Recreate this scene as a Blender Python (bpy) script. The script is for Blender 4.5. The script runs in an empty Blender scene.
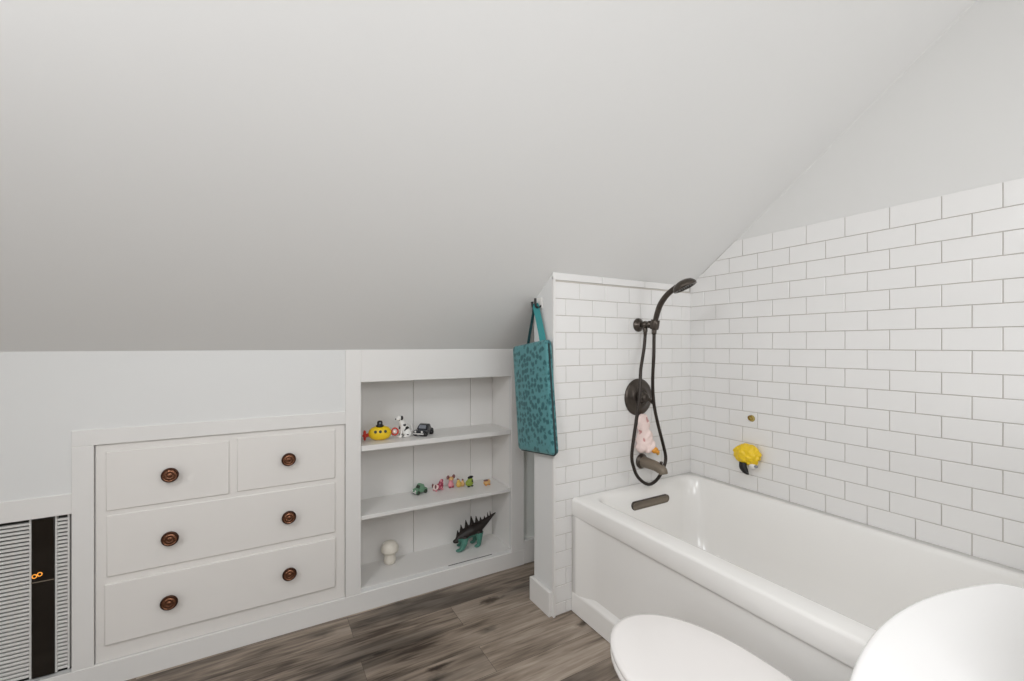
import bpy, bmesh, math, random
from mathutils import Vector, Matrix, noise
random.seed(7)
PI = math.pi
scn = bpy.context.scene
COL = scn.collection

# ------------------------------------------------------------------ materials
def srgb(r, g, b):
    f = lambda c: (c/255/12.92) if c/255 <= .04045 else ((c/255+.055)/1.055)**2.4
    return (f(r), f(g), f(b), 1.0)

def mat(name, col, rough=.5, metal=0.0, spec=.5, noise_amt=0.0, noise_scale=8.0, bump=0.0, bump_scale=200.0,
        emit=None, emit_s=0.0, coat=0.0, alpha=1.0, trans=0.0):
    m = bpy.data.materials.new(name); m.use_nodes = True
    nt = m.node_tree; N = nt.nodes; L = nt.links
    b = N['Principled BSDF']
    b.inputs['Base Color'].default_value = col
    b.inputs['Roughness'].default_value = rough
    b.inputs['Metallic'].default_value = metal
    b.inputs['Specular IOR Level'].default_value = spec
    b.inputs['Coat Weight'].default_value = coat
    b.inputs['Transmission Weight'].default_value = trans
    if emit:
        b.inputs['Emission Color'].default_value = emit
        b.inputs['Emission Strength'].default_value = emit_s
    geo = N.new('ShaderNodeNewGeometry')
    if noise_amt > 0:
        n = N.new('ShaderNodeTexNoise'); n.inputs['Scale'].default_value = noise_scale
        n.inputs['Detail'].default_value = 4
        L.new(geo.outputs['Position'], n.inputs['Vector'])
        mr = N.new('ShaderNodeMapRange')
        mr.inputs['To Min'].default_value = 1-noise_amt; mr.inputs['To Max'].default_value = 1+noise_amt*.5
        L.new(n.outputs['Fac'], mr.inputs['Value'])
        vm = N.new('ShaderNodeVectorMath'); vm.operation = 'SCALE'
        vm.inputs[0].default_value = col[:3]
        L.new(mr.outputs['Result'], vm.inputs['Scale'])
        L.new(vm.outputs['Vector'], b.inputs['Base Color'])
    if bump > 0:
        n2 = N.new('ShaderNodeTexNoise'); n2.inputs['Scale'].default_value = bump_scale
        L.new(geo.outputs['Position'], n2.inputs['Vector'])
        bp = N.new('ShaderNodeBump'); bp.inputs['Strength'].default_value = bump
        bp.inputs['Distance'].default_value = .002
        L.new(n2.outputs['Fac'], bp.inputs['Height'])
        L.new(bp.outputs['Normal'], b.inputs['Normal'])
    return m

def gray(v): return (v, v, v, 1)
M = {}
M['wall'] = mat('wall_paint', (.72, .72, .71, 1), .6, spec=.3, noise_amt=.015, noise_scale=2, bump=.05, bump_scale=120)
M['ceiling'] = mat('ceiling_paint', (.80, .797, .787, 1), .8, spec=.2, noise_amt=.015, noise_scale=1.2, bump=.05, bump_scale=90)
M['wall_upper'] = mat('darkened_ceiling_paint', (.69, .685, .67, 1), .75, spec=.2, noise_amt=.015, noise_scale=1.5)  # ceiling's paint darkened so the more strongly lit wall matches the slope
M['trim'] = mat('trim_paint', (.755, .74, .72, 1), .4, spec=.4, noise_amt=.012, noise_scale=3)
M['drawer'] = mat('drawer_paint', (.765, .74, .71, 1), .42, spec=.4, noise_amt=.015, noise_scale=4)
M['gap_wall'] = mat('shade_tinted_white_paint', (.82, .84, .81, 1), .6, spec=.3, noise_amt=.02)  # white paint with the gap's greenish shade tint put into its colour
M['tile'] = mat('white_glazed_tile', (.785, .775, .762, 1), .12, spec=.5, noise_amt=.012, noise_scale=6)
M['grout'] = mat('grey_grout', srgb(196, 190, 183), .85, spec=.2, noise_amt=.25, noise_scale=3)
M['enamel'] = mat('white_acrylic', (.84, .825, .80, 1), .18, spec=.5, noise_amt=.008, noise_scale=2)
M['porcelain'] = mat('white_porcelain', (.86, .85, .84, 1), .1, spec=.5)
M['seat'] = mat('white_seat_plastic', (.86, .83, .81, 1), .22, spec=.5)
M['bronze'] = mat('oil_rubbed_bronze', srgb(84, 77, 71), .28, metal=.8, noise_amt=.2, noise_scale=60)
M['bronze_flat'] = mat('brushed_bronze', srgb(126, 115, 101), .5, metal=.25, noise_amt=.12, noise_scale=80)
M['hose'] = mat('dark_hose', srgb(50, 43, 38), .35, metal=.5)
M['knob'] = mat('aged_copper', srgb(124, 84, 62), .24, metal=.75, noise_amt=.35, noise_scale=70)
M['knob_dark'] = mat('aged_copper_dark', srgb(74, 48, 36), .3, metal=.75, noise_amt=.3, noise_scale=70)
M['black'] = mat('black_plastic', srgb(24, 22, 22), .4)
M['black_gloss'] = mat('black_glass', srgb(22, 17, 12), .12, noise_amt=.2, noise_scale=5)
M['louvre'] = mat('silver_louvre', srgb(222, 221, 218), .4, metal=.1, noise_amt=.05)
M['dark_void'] = mat('dark_void', srgb(40, 37, 34), .8)
M['orange_led'] = mat('orange_indicator', srgb(250, 170, 70), .4, emit=srgb(255, 165, 60), emit_s=.7)
M['yellow'] = mat('yellow_plastic', srgb(238, 200, 30), .35, noise_amt=.03)
M['red'] = mat('red_plastic', srgb(196, 52, 36), .4)
M['pink'] = mat('pink_plastic', srgb(226, 150, 160), .45, noise_amt=.1, noise_scale=40)
M['maroon'] = mat('maroon_plastic', srgb(160, 60, 84), .45, noise_amt=.1, noise_scale=40)
M['rosebrown'] = mat('rose_brown_plastic', srgb(120, 74, 74), .45)
M['pale_pink'] = mat('pale_pink_vinyl', srgb(244, 222, 216), .5, noise_amt=.05, noise_scale=50)
M['rose_spot'] = mat('rose_vinyl', srgb(206, 150, 146), .5)
M['orange'] = mat('orange_plastic', srgb(222, 150, 50), .4)
M['tan'] = mat('tan_plastic', srgb(214, 170, 112), .45, noise_amt=.1, noise_scale=60)
M['gold'] = mat('gold_plastic', srgb(214, 178, 92), .45, noise_amt=.1, noise_scale=60)
M['lime'] = mat('lime_plastic', srgb(140, 160, 62), .45, noise_amt=.12, noise_scale=60)
M['green'] = mat('green_plastic', srgb(110, 150, 122), .45, noise_amt=.12, noise_scale=60)
M['dark_green'] = mat('dark_green_plastic', srgb(46, 60, 44), .45)
M['teal_toy'] = mat('teal_plastic', srgb(74, 128, 114), .45, noise_amt=.2, noise_scale=60)
M['dark_toy'] = mat('dark_brown_plastic', srgb(34, 26, 22), .5, noise_amt=.3, noise_scale=60)
M['white_toy'] = mat('white_plastic', srgb(232, 230, 226), .4)
M['grey_toy'] = mat('grey_plastic', srgb(130, 134, 142), .25)
M['charcoal'] = mat('charcoal_car_paint', srgb(38, 40, 46), .22, coat=.5)
M['mush'] = mat('white_mushroom_vinyl', srgb(226, 220, 208), .45)
M['zipper'] = mat('dark_zipper', srgb(34, 52, 54), .6)
M['strap'] = mat('teal_webbing', srgb(52, 132, 134), .75, bump=.3, bump_scale=900)
M['strap_dark'] = mat('dark_teal_webbing', srgb(24, 70, 74), .8)
M['glass_dome'] = mat('smoky_dome', srgb(60, 56, 50), .1)
M['suction'] = mat('clear_yellow_rubber', srgb(226, 206, 120), .25, trans=.5)
M['brass'] = mat('brass', srgb(150, 120, 56), .3, metal=.8)

def floor_mat():
    m = bpy.data.materials.new('grey_brown_vinyl_planks'); m.use_nodes = True
    nt = m.node_tree; N = nt.nodes; L = nt.links; b = N['Principled BSDF']
    geo = N.new('ShaderNodeNewGeometry')
    mp = N.new('ShaderNodeMapping'); mp.inputs['Location'].default_value = (.42, -2.004+.1625*20, 0)
    L.new(geo.outputs['Position'], mp.inputs['Vector'])
    br = N.new('ShaderNodeTexBrick'); br.offset = .37; br.squash = 1
    br.inputs['Scale'].default_value = 1; br.inputs['Brick Width'].default_value = 1.22
    br.inputs['Row Height'].default_value = .1625; br.inputs['Mortar Size'].default_value = .0008
    br.inputs['Mortar Smooth'].default_value = .3
    br.inputs['Color1'].default_value = gray(.25); br.inputs['Color2'].default_value = gray(.85)
    br.inputs['Mortar'].default_value = gray(0)
    L.new(mp.outputs['Vector'], br.inputs['Vector'])
    # per plank shift of the grain
    sep = N.new('ShaderNodeSeparateColor'); L.new(br.outputs['Color'], sep.inputs['Color'])
    comb = N.new('ShaderNodeCombineXYZ')
    mul = N.new('ShaderNodeMath'); mul.operation = 'MULTIPLY'; mul.inputs[1].default_value = 7.3
    L.new(sep.outputs['Red'], mul.inputs[0]); L.new(mul.outputs[0], comb.inputs['Z'])
    add = N.new('ShaderNodeVectorMath'); add.operation = 'ADD'
    L.new(geo.outputs['Position'], add.inputs[0]); L.new(comb.outputs[0], add.inputs[1])
    def nz(scale, sc, detail, dist=0.0):
        mpp = N.new('ShaderNodeMapping'); mpp.inputs['Scale'].default_value = sc
        L.new(add.outputs[0], mpp.inputs['Vector'])
        n = N.new('ShaderNodeTexNoise'); n.inputs['Scale'].default_value = scale
        n.inputs['Detail'].default_value = detail; n.inputs['Distortion'].default_value = dist
        L.new(mpp.outputs[0], n.inputs['Vector']); return n
    fine = nz(1, (5, 70, 4), 8, .8)
    broad = nz(1, (1.6, 9, 1), 5, 1.2)
    cloud = nz(1, (1.1, 4.5, 1), 3, .5)
    ramp = N.new('ShaderNodeValToRGB')
    e = ramp.color_ramp.elements
    e[0].position = .36; e[0].color = srgb(70, 58, 48)
    e[1].position = .66; e[1].color = srgb(182, 168, 154)
    e2 = ramp.color_ramp.elements.new(.49); e2.color = srgb(140, 126, 112)
    mixf = N.new('ShaderNodeMath'); mixf.operation = 'MULTIPLY_ADD'; mixf.inputs[1].default_value = .38
    L.new(fine.outputs['Fac'], mixf.inputs[0])
    m2 = N.new('ShaderNodeMath'); m2.operation = 'MULTIPLY'; m2.inputs[1].default_value = .48
    L.new(broad.outputs['Fac'], m2.inputs[0])
    m3 = N.new('ShaderNodeMath'); m3.operation = 'MULTIPLY_ADD'; m3.inputs[1].default_value = .14
    L.new(sep.outputs['Red'], m3.inputs[0]); L.new(m2.outputs[0], m3.inputs[2])
    L.new(m3.outputs[0], mixf.inputs[2]); L.new(mixf.outputs[0], ramp.inputs['Fac'])
    # dark figure streaks
    r2 = N.new('ShaderNodeValToRGB'); r2.color_ramp.elements[0].position = .32; r2.color_ramp.elements[0].color = gray(.42)
    r2.color_ramp.elements[1].position = .50; r2.color_ramp.elements[1].color = gray(1)
    L.new(cloud.outputs['Fac'], r2.inputs['Fac'])
    mx = N.new('ShaderNodeMix'); mx.data_type = 'RGBA'; mx.blend_type = 'MULTIPLY'; mx.inputs['Factor'].default_value = 1
    L.new(ramp.outputs['Color'], mx.inputs['A']); L.new(r2.outputs['Color'], mx.inputs['B'])
    # knots
    mk = N.new('ShaderNodeMapping'); mk.inputs['Scale'].default_value = (1.5, 3.6, 1); mk.inputs['Location'].default_value = (.20, .0, 0)
    L.new(geo.outputs['Position'], mk.inputs['Vector'])
    dn = N.new('ShaderNodeTexNoise'); dn.inputs['Scale'].default_value = 30; L.new(geo.outputs['Position'], dn.inputs['Vector'])
    dv = N.new('ShaderNodeVectorMath'); dv.operation = 'MULTIPLY_ADD'; dv.inputs[1].default_value = (.09, .09, 0)
    L.new(dn.outputs['Color'], dv.inputs[0]); L.new(mk.outputs[0], dv.inputs[2])
    vo = N.new('ShaderNodeTexVoronoi'); vo.voronoi_dimensions = '2D'; vo.inputs['Scale'].default_value = 1
    L.new(dv.outputs[0], vo.inputs['Vector'])
    r3 = N.new('ShaderNodeValToRGB'); r3.color_ramp.elements[0].position = .0; r3.color_ramp.elements[0].color = gray(.35)
    r3.color_ramp.elements[1].position = .10; r3.color_ramp.elements[1].color = gray(1)
    L.new(vo.outputs['Distance'], r3.inputs['Fac'])
    mx2 = N.new('ShaderNodeMix'); mx2.data_type = 'RGBA'; mx2.blend_type = 'MULTIPLY'; mx2.inputs['Factor'].default_value = 1
    L.new(mx.outputs['Result'], mx2.inputs['A']); L.new(r3.outputs['Color'], mx2.inputs['B'])
    last = mx2
    for kx, ky, wx, wy in ((.994, 1.957, .075, .026), (.603, 1.652, .06, .018), (.427, 1.848, .05, .012), (1.28, 1.58, .05, .02)):
        vs = N.new('ShaderNodeVectorMath'); vs.operation = 'SUBTRACT'; vs.inputs[1].default_value = (kx, ky, 0)
        L.new(geo.outputs['Position'], vs.inputs[0])
        vd = N.new('ShaderNodeVectorMath'); vd.operation = 'MULTIPLY'; vd.inputs[1].default_value = (1/wx, 1/wy, 0)
        L.new(vs.outputs[0], vd.inputs[0])
        va = N.new('ShaderNodeVectorMath'); va.operation = 'MULTIPLY_ADD'; va.inputs[1].default_value = (1.6, 1.6, 0); va.inputs[2].default_value = (-.8, -.8, 0)
        L.new(dn.outputs['Color'], va.inputs[0])
        vb = N.new('ShaderNodeVectorMath'); vb.operation = 'ADD'; L.new(va.outputs[0], vb.inputs[0]); L.new(vd.outputs[0], vb.inputs[1])
        ln = N.new('ShaderNodeVectorMath'); ln.operation = 'LENGTH'; L.new(vb.outputs[0], ln.inputs[0])
        rk = N.new('ShaderNodeValToRGB'); rk.color_ramp.elements[0].position = .35; rk.color_ramp.elements[0].color = (.20, .17, .15, 1)
        rk.color_ramp.elements[1].position = 1; rk.color_ramp.elements[1].color = gray(1)
        L.new(ln.outputs['Value'], rk.inputs['Fac'])
        mk2 = N.new('ShaderNodeMix'); mk2.data_type = 'RGBA'; mk2.blend_type = 'MULTIPLY'; mk2.inputs['Factor'].default_value = 1
        L.new(last.outputs['Result'], mk2.inputs['A']); L.new(rk.outputs['Color'], mk2.inputs['B']); last = mk2
    # seams
    mx3 = N.new('ShaderNodeMix'); mx3.data_type = 'RGBA'
    L.new(br.outputs['Fac'], mx3.inputs['Factor']); L.new(last.outputs['Result'], mx3.inputs['A'])
    mx3.inputs['B'].default_value = srgb(58, 50, 42)
    L.new(mx3.outputs['Result'], b.inputs['Base Color'])
    b.inputs['Roughness'].default_value = .42
    bp = N.new('ShaderNodeBump'); bp.inputs['Strength'].default_value = .15; bp.inputs['Distance'].default_value = .001
    L.new(fine.outputs['Fac'], bp.inputs['Height']); L.new(bp.outputs['Normal'], b.inputs['Normal'])
    return m
M['floor'] = floor_mat()

def bag_mat():
    m = bpy.data.materials.new('teal_print_fabric'); m.use_nodes = True
    nt = m.node_tree; N = nt.nodes; L = nt.links; b = N['Principled BSDF']
    tc = N.new('ShaderNodeTexCoord')
    dn = N.new('ShaderNodeTexNoise'); dn.inputs['Scale'].default_value = 60
    L.new(tc.outputs['Object'], dn.inputs['Vector'])
    dv = N.new('ShaderNodeVectorMath'); dv.operation = 'MULTIPLY_ADD'; dv.inputs[1].default_value = (.02, .02, .02)
    L.new(dn.outputs['Color'], dv.inputs[0]); L.new(tc.outputs['Object'], dv.inputs[2])
    mp = N.new('ShaderNodeMapping'); mp.inputs['Scale'].default_value = (20, 20, 20)
    L.new(dv.outputs[0], mp.inputs['Vector'])
    vo = N.new('ShaderNodeTexVoronoi'); vo.inputs['Scale'].default_value = 1.85; vo.inputs['Randomness'].default_value = .7
    L.new(mp.outputs[0], vo.inputs['Vector'])
    r = N.new('ShaderNodeValToRGB')
    r.color_ramp.elements[0].position = .33; r.color_ramp.elements[0].color = srgb(30, 88, 94)
    r.color_ramp.elements[1].position = .56; r.color_ramp.elements[1].color = srgb(76, 136, 140)
    L.new(vo.outputs['Distance'], r.inputs['Fac'])
    L.new(r.outputs['Color'], b.inputs['Base Color'])
    b.inputs['Roughness'].default_value = .7; b.inputs['Sheen Weight'].default_value = .2
    return m
M['bag'] = bag_mat()

# ------------------------------------------------------------------ mesh helpers
class MB:
    """collects shapes into one mesh"""
    def __init__(self): self.bm = bmesh.new(); self.mats = []
    def mi(self, m):
        if m not in self.mats: self.mats.append(m)
        return self.mats.index(m)
    def _merge(self, b2, m, T=None, smooth=False):
        idx = self.mi(m)
        if T is not None: bmesh.ops.transform(b2, matrix=T, verts=b2.verts)
        vm = {v: self.bm.verts.new(v.co) for v in b2.verts}
        for f in b2.faces:
            try: nf = self.bm.faces.new([vm[v] for v in f.verts])
            except ValueError: continue
            nf.material_index = idx; nf.smooth = smooth
        b2.free(); return self
    def box(self, x0, x1, y0, y1, z0, z1, m, bev=0.0, seg=2, T=None, smooth=None):
        b = bmesh.new()
        bmesh.ops.create_cube(b, size=1, matrix=Matrix.Translation(((x0+x1)/2, (y0+y1)/2, (z0+z1)/2)) @ Matrix.Diagonal((abs(x1-x0), abs(y1-y0), abs(z1-z0), 1)))
        if bev > 0: bmesh.ops.bevel(b, geom=b.edges[:], offset=bev, segments=seg, affect='EDGES', profile=.5)
        big = max((f.calc_area() for f in b.faces), default=0)
        axis = [max(abs(c) for c in f.normal) > .999 for f in b.faces]
        n0 = len(self.bm.faces)
        self._merge(b, m, T, bev > 0 and seg > 1 if smooth is None else smooth)
        self.bm.faces.ensure_lookup_table()
        for k, flat in enumerate(axis):
            if flat and n0+k < len(self.bm.faces): self.bm.faces[n0+k].smooth = False
        return self
    def lathe(self, prof, m, T=None, n=32, sx=1, sy=1):
        b = bmesh.new(); rings = []
        for r, z in prof:
            if r < 1e-6: rings.append([b.verts.new((0, 0, z))])
            else: rings.append([b.verts.new((r*sx*math.cos(2*PI*k/n), r*sy*math.sin(2*PI*k/n), z)) for k in range(n)])
        for a, c in zip(rings, rings[1:]):
            for k in range(n):
                k2 = (k+1) % n
                q = ([a[0]] if len(a) == 1 else [a[k], a[k2]]) + ([c[0]] if len(c) == 1 else [c[k2], c[k]])
                if len(q) > 2: b.faces.new(q)
        for ring in (rings[0], rings[-1]):
            if len(ring) > 1: b.faces.new(ring)
        bmesh.ops.recalc_face_normals(b, faces=b.faces)
        return self._merge(b, m, T, True)
    def loft(self, loops, m, T=None, cap0=False, cap1=False, smooth=True):
        b = bmesh.new()
        R = [[b.verts.new(p) for p in lp] for lp in loops]; n = len(R[0])
        for a, c in zip(R, R[1:]):
            for k in range(n): b.faces.new((a[k], a[(k+1) % n], c[(k+1) % n], c[k]))
        if cap0: b.faces.new(R[0])
        if cap1: b.faces.new(R[-1])
        bmesh.ops.recalc_face_normals(b, faces=b.faces)
        return self._merge(b, m, T, smooth)
    def ball(self, c, r, m, T=None, n=20):
        if not hasattr(r, '__len__'): r = (r, r, r)
        b = bmesh.new()
        bmesh.ops.create_uvsphere(b, u_segments=n, v_segments=max(8, n*2//3), radius=1, matrix=Matrix.Translation(c) @ Matrix.Diagonal((*r, 1)))
        return self._merge(b, m, T, True)
    def tube(self, pts, rad, m, n=12, sm=0, T=None, flat=None, cap=True):
        pts = [Vector(p) for p in pts]
        rads = list(rad) if hasattr(rad, '__len__') else [rad]*len(pts)
        for _ in range(sm):   # chaikin-free catmull subdivision
            q, rr = [], []
            for i in range(len(pts)-1):
                p0 = pts[max(i-1, 0)]; p1 = pts[i]; p2 = pts[i+1]; p3 = pts[min(i+2, len(pts)-1)]
                q += [p1, (-p0+9*p1+9*p2-p3)/16]; rr += [rads[i], (rads[i]+rads[i+1])/2]
            q.append(pts[-1]); rr.append(rads[-1]); pts, rads = q, rr
        b = bmesh.new(); rings = []
        t0 = (pts[1]-pts[0]).normalized()
        up = Vector((0, 0, 1)) if abs(t0.z) < .9 else Vector((0, 1, 0))
        nrm = (up - t0*up.dot(t0)).normalized()
        for i, p in enumerate(pts):
            t = (pts[min(i+1, len(pts)-1)]-pts[max(i-1, 0)]).normalized()
            nrm = (nrm - t*nrm.dot(t)).normalized(); bn = t.cross(nrm)
            rings.append([b.verts.new(p+(nrm*math.cos(2*PI*k/n)+bn*math.sin(2*PI*k/n)*(flat or 1))*rads[i]) for k in range(n)])
        for a, c in zip(rings, rings[1:]):
            for k in range(n): b.faces.new((a[k], a[(k+1) % n], c[(k+1) % n], c[k]))
        if cap: b.faces.new(rings[0]); b.faces.new(rings[-1])
        bmesh.ops.recalc_face_normals(b, faces=b.faces)
        return self._merge(b, m, T, True)
    def poly(self, pts, m, depth=None):
        """flat polygon, or a prism along vector depth"""
        b = bmesh.new()
        a = [b.verts.new(p) for p in pts]
        if depth is None: b.faces.new(a)
        else:
            c = [b.verts.new(Vector(p)+Vector(depth)) for p in pts]
            b.faces.new(a); b.faces.new(c[::-1])
            for k in range(len(a)): b.faces.new((a[k], c[k], c[(k+1) % len(a)], a[(k+1) % len(a)]))
            bmesh.ops.recalc_face_normals(b, faces=b.faces)
        return self._merge(b, m)
    def fuse(self, voxel=.003, smooth_it=3):
        """melt overlapping shapes into one continuous skin"""
        me = bpy.data.meshes.new('tmp'); self.bm.to_mesh(me)
        o = bpy.data.objects.new('tmp', me); COL.objects.link(o)
        md = o.modifiers.new('r', 'REMESH'); md.mode = 'VOXEL'; md.voxel_size = voxel; md.use_smooth_shade = True
        if smooth_it:
            s = o.modifiers.new('s', 'SMOOTH'); s.iterations = smooth_it; s.factor = .5
        dg = bpy.context.evaluated_depsgraph_get(); dg.update()
        me2 = bpy.data.meshes.new_from_object(o.evaluated_get(dg))
        self.bm.free(); self.bm = bmesh.new(); self.bm.from_mesh(me2)
        bpy.data.objects.remove(o); bpy.data.meshes.remove(me); bpy.data.meshes.remove(me2)
        for f in self.bm.faces: f.smooth = True; f.material_index = 0
        return self
    def paint(self, fn):
        """give each face a material by its position"""
        self.bm.normal_update()
        for f in self.bm.faces:
            m = fn(f.calc_center_median(), f.normal)
            if m: f.material_index = self.mi(m)
        return self
    def build(self, name, parent=None, world=True, label=None):
        if parent is not None and world:
            bmesh.ops.translate(self.bm, verts=self.bm.verts, vec=-parent.location)
        me = bpy.data.meshes.new(name); self.bm.normal_update(); self.bm.to_mesh(me); self.bm.free()
        for m in self.mats: me.materials.append(m)
        o = bpy.data.objects.new(name, me); COL.objects.link(o)
        if parent is not None: o.parent = parent
        if label: o['label'] = label
        return o

def thing(name, label, cat, loc, rot=0, group=None):
    o = bpy.data.objects.new(name, None); COL.objects.link(o); o.empty_display_size = .05
    o.location = loc; o.rotation_euler = (0, 0, rot); o['label'] = label; o['category'] = cat
    if group: o['group'] = group
    return o
def tag(o, label, cat, group=None):
    o['label'] = label; o['category'] = cat
    if group: o['group'] = group
    return o
def struct(o, label=None):
    o['kind'] = 'structure'
    if label: o['label'] = label
    return o
def frame(z, org=(0, 0, 0)):
    """matrix whose local Z runs along z"""
    z = Vector(z).normalized()
    x = Vector((0, 0, 1)).cross(z) if abs(z.z) < .95 else Vector((1, 0, 0)).cross(z)
    x.normalize(); y = z.cross(x)
    return Matrix.Translation(org) @ Matrix((x, y, z)).transposed().to_4x4()

# ------------------------------------------------------------------ the room
KY, FY, RX = 2.185, 1.683, 2.155          # knee wall, faucet wall, long tiled wall
KZ, SL, TOP = 1.257, .735, 2.65           # knee wall height, ceiling pitch, flat ceiling
LX, BY = -1.7, -1.7
def cz(y): return min(KZ + (KY-y)*SL, TOP)
YF = KY-(TOP-KZ)/SL

def pierced(mb, x0, x1, z0, z1, holes, y, depth, m):
    """a wall facing -Y with rectangular openings and their reveals"""
    xs = sorted({x0, x1, *[v for h in holes for v in h[:2]]}); zs = sorted({z0, z1, *[v for h in holes for v in h[2:]]})
    b = bmesh.new()
    def q(*p): b.faces.new([b.verts.new(v) for v in p])
    def inside(cx, c): return any(h[0] < cx < h[1] and h[2] < c < h[3] for h in holes)
    for i in range(len(xs)-1):
        for j in range(len(zs)-1):
            a, c, d, e = xs[i], xs[i+1], zs[j], zs[j+1]
            if not inside((a+c)/2, (d+e)/2): q((a, y, d), (c, y, d), (c, y, e), (a, y, e))
    for h in list(holes)+[(x0, x1, z0, z1)]:
        a, c, d, e = h
        q((a, y, d), (a, y+depth, d), (a, y+depth, e), (a, y, e)); q((c, y, d), (c, y+depth, d), (c, y+depth, e), (c, y, e))
        q((a, y, d), (c, y, d), (c, y+depth, d), (a, y+depth, d)); q((a, y, e), (c, y, e), (c, y+depth, e), (a, y+depth, e))
    bmesh.ops.remove_doubles(b, verts=b.verts, dist=1e-5)
    mb._merge(b, m)

VENT = (-1.02, -.600, .088, .664); CHEST = (-.541, .343, .087, .907); NICHE = (.413, 1.244, .106, 1.101)

m_ = MB(); m_.poly([(LX, BY, 0), (RX+.1, BY, 0), (RX+.1, 2.6, 0), (LX, 2.6, 0)], M['floor'], (0, 0, -.06))
struct(m_.build('floor'), 'grey-brown wood-look plank floor')
m_ = MB()
m_.poly([(LX, KY+.02, KZ-.0147), (LX, YF, TOP), (LX, BY, TOP), (LX, BY, TOP+.06), (LX, YF-.02, TOP+.06), (LX, KY+.02, KZ+.06)], M['ceiling'], (RX+.1-LX, 0, 0))
struct(m_.build('ceiling'), 'smooth white sloping ceiling')
m_ = MB()
pierced(m_, LX, 1.329, 0, KZ, [VENT, CHEST, NICHE], KY, .022, M['wall'])
m_.box(1.329, RX+.1, KY+.022, KY+.04, .1, KZ-.02, M['gap_wall'])
struct(m_.build('wall_back'), 'white knee wall with built-ins')
def band(name, rects, y0, y1, mt=M['trim'], bev=.0015):
    mb = MB()
    for r in rects: mb.box(r[0], r[1], y0, y1, r[2], r[3], mt, bev, 1)
    return struct(mb.build(name))
band('trim_1', [(-.602, -.541, .088, .907), (-.602, .343, .907, .966), ], KY-.006, KY+.004)
band('trim_2', [(.343, .413, .088, 1.256), (.413, 1.244, 1.101, 1.256), (1.244, 1.329, .088, 1.256)], KY-.007, KY+.004)
band('trim_3', [(LX, -.602, .664, .738)], KY-.006, KY+.004)
band('baseboard_back', [(LX, 1.329, 0, .088)], KY-.008, KY+.004)
m_ = MB(); m_.box(1.329, RX+.05, KY-.006, KY+.03, 0, .136, M['trim'], .003, 1); struct(m_.build('baseboard_niche'))

# tiled end wall (partition) that carries the taps
PY = 1.852
m_ = MB()
yq = FY+.009
m_.poly([(1.19, yq, 0), (1.19, yq, cz(yq)), (1.19, PY, cz(PY)), (1.19, PY, 0)], M['wall'], (RX-1.19+.02, 0, 0))
struct(m_.build('wall_partition'), 'stub wall with tiled front at the tub end')
TS = .0026                                   # joint width
def tile(mb, u0, u1, z0, z1, place):
    u0 += TS/2; u1 -= TS/2; z0 += TS/2; z1 -= TS/2
    if u1-u0 < .004 or z1-z0 < .004: return
    b = bmesh.new()
    d = .0075; bv = .0016
    j = [random.uniform(-.00035, .00035) for _ in range(4)]
    base = [(u0, z0), (u1, z0), (u1, z1), (u0, z1)]
    top = [(u0+bv, z0+bv), (u1-bv, z0+bv), (u1-bv, z1-bv), (u0+bv, z1-bv)]
    A = [b.verts.new(place(u, 0, z)) for u, z in base]
    C = [b.verts.new(place(u, d-bv*.7, z)) for u, z in base]
    D = [b.verts.new(place(u, d+j[k], z)) for k, (u, z) in enumerate(top)]
    for P, Q in ((A, C), (C, D)):
        for k in range(4): b.faces.new((P[k], P[(k+1) % 4], Q[(k+1) % 4], Q[k]))
    b.faces.new(D)
    bmesh.ops.recalc_face_normals(b, faces=b.faces)
    mb._merge(b, M['tile'])
m_ = MB()
YT = FY+.0072
m_.box(1.196, RX-.002, YT-.0048, YT+.0018, 0.002, 1.6, M['grout'])
pf = lambda u, d, z: (u, YT-d, z)
Z0, DZ, PX, PYt = .54, .0800, .1640, .1525
for k in range(-7, 14):
    z0 = max(Z0+k*DZ, .003); z1 = min(Z0+(k+1)*DZ, 1.585)
    if z1-z0 < .02: continue
    off = 1.344 if (k % 2 == 0) else 1.261
    x = off-PX*2
    while x < RX-.012:
        a, c = max(x, 1.197), min(x+PX, RX+.003)
        if c-a > .012: tile(m_, a, c, z0, z1, pf)
        x += PX
struct(m_.build('wall_partition_tiles'), 'white subway tile around the taps')
m_ = MB()                                     # slim white edge trim round the tiled face
m_.box(1.186, 1.198, FY-.004, FY+.012, 0, 1.6, M['trim'], .002, 2)
x = 1.186
while x < RX-.01:
    m_.box(x, min(x+.30, RX-.009)-.002, FY-.003, FY+.010, 1.587, 1.6215, M['tile'], .003, 2); x += .30
struct(m_.build('trim_4'), 'white edge trim of the tiled stub wall')
m_ = MB()
m_.box(1.170, 1.189, 1.694, 1.866, 0, .115, M['trim'], .002, 2); m_.box(1.189, RX, PY, PY+.014, 0, .115, M['trim'], .002, 2)
struct(m_.build('baseboard_partition'), 'white baseboard of the stub wall')

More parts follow.
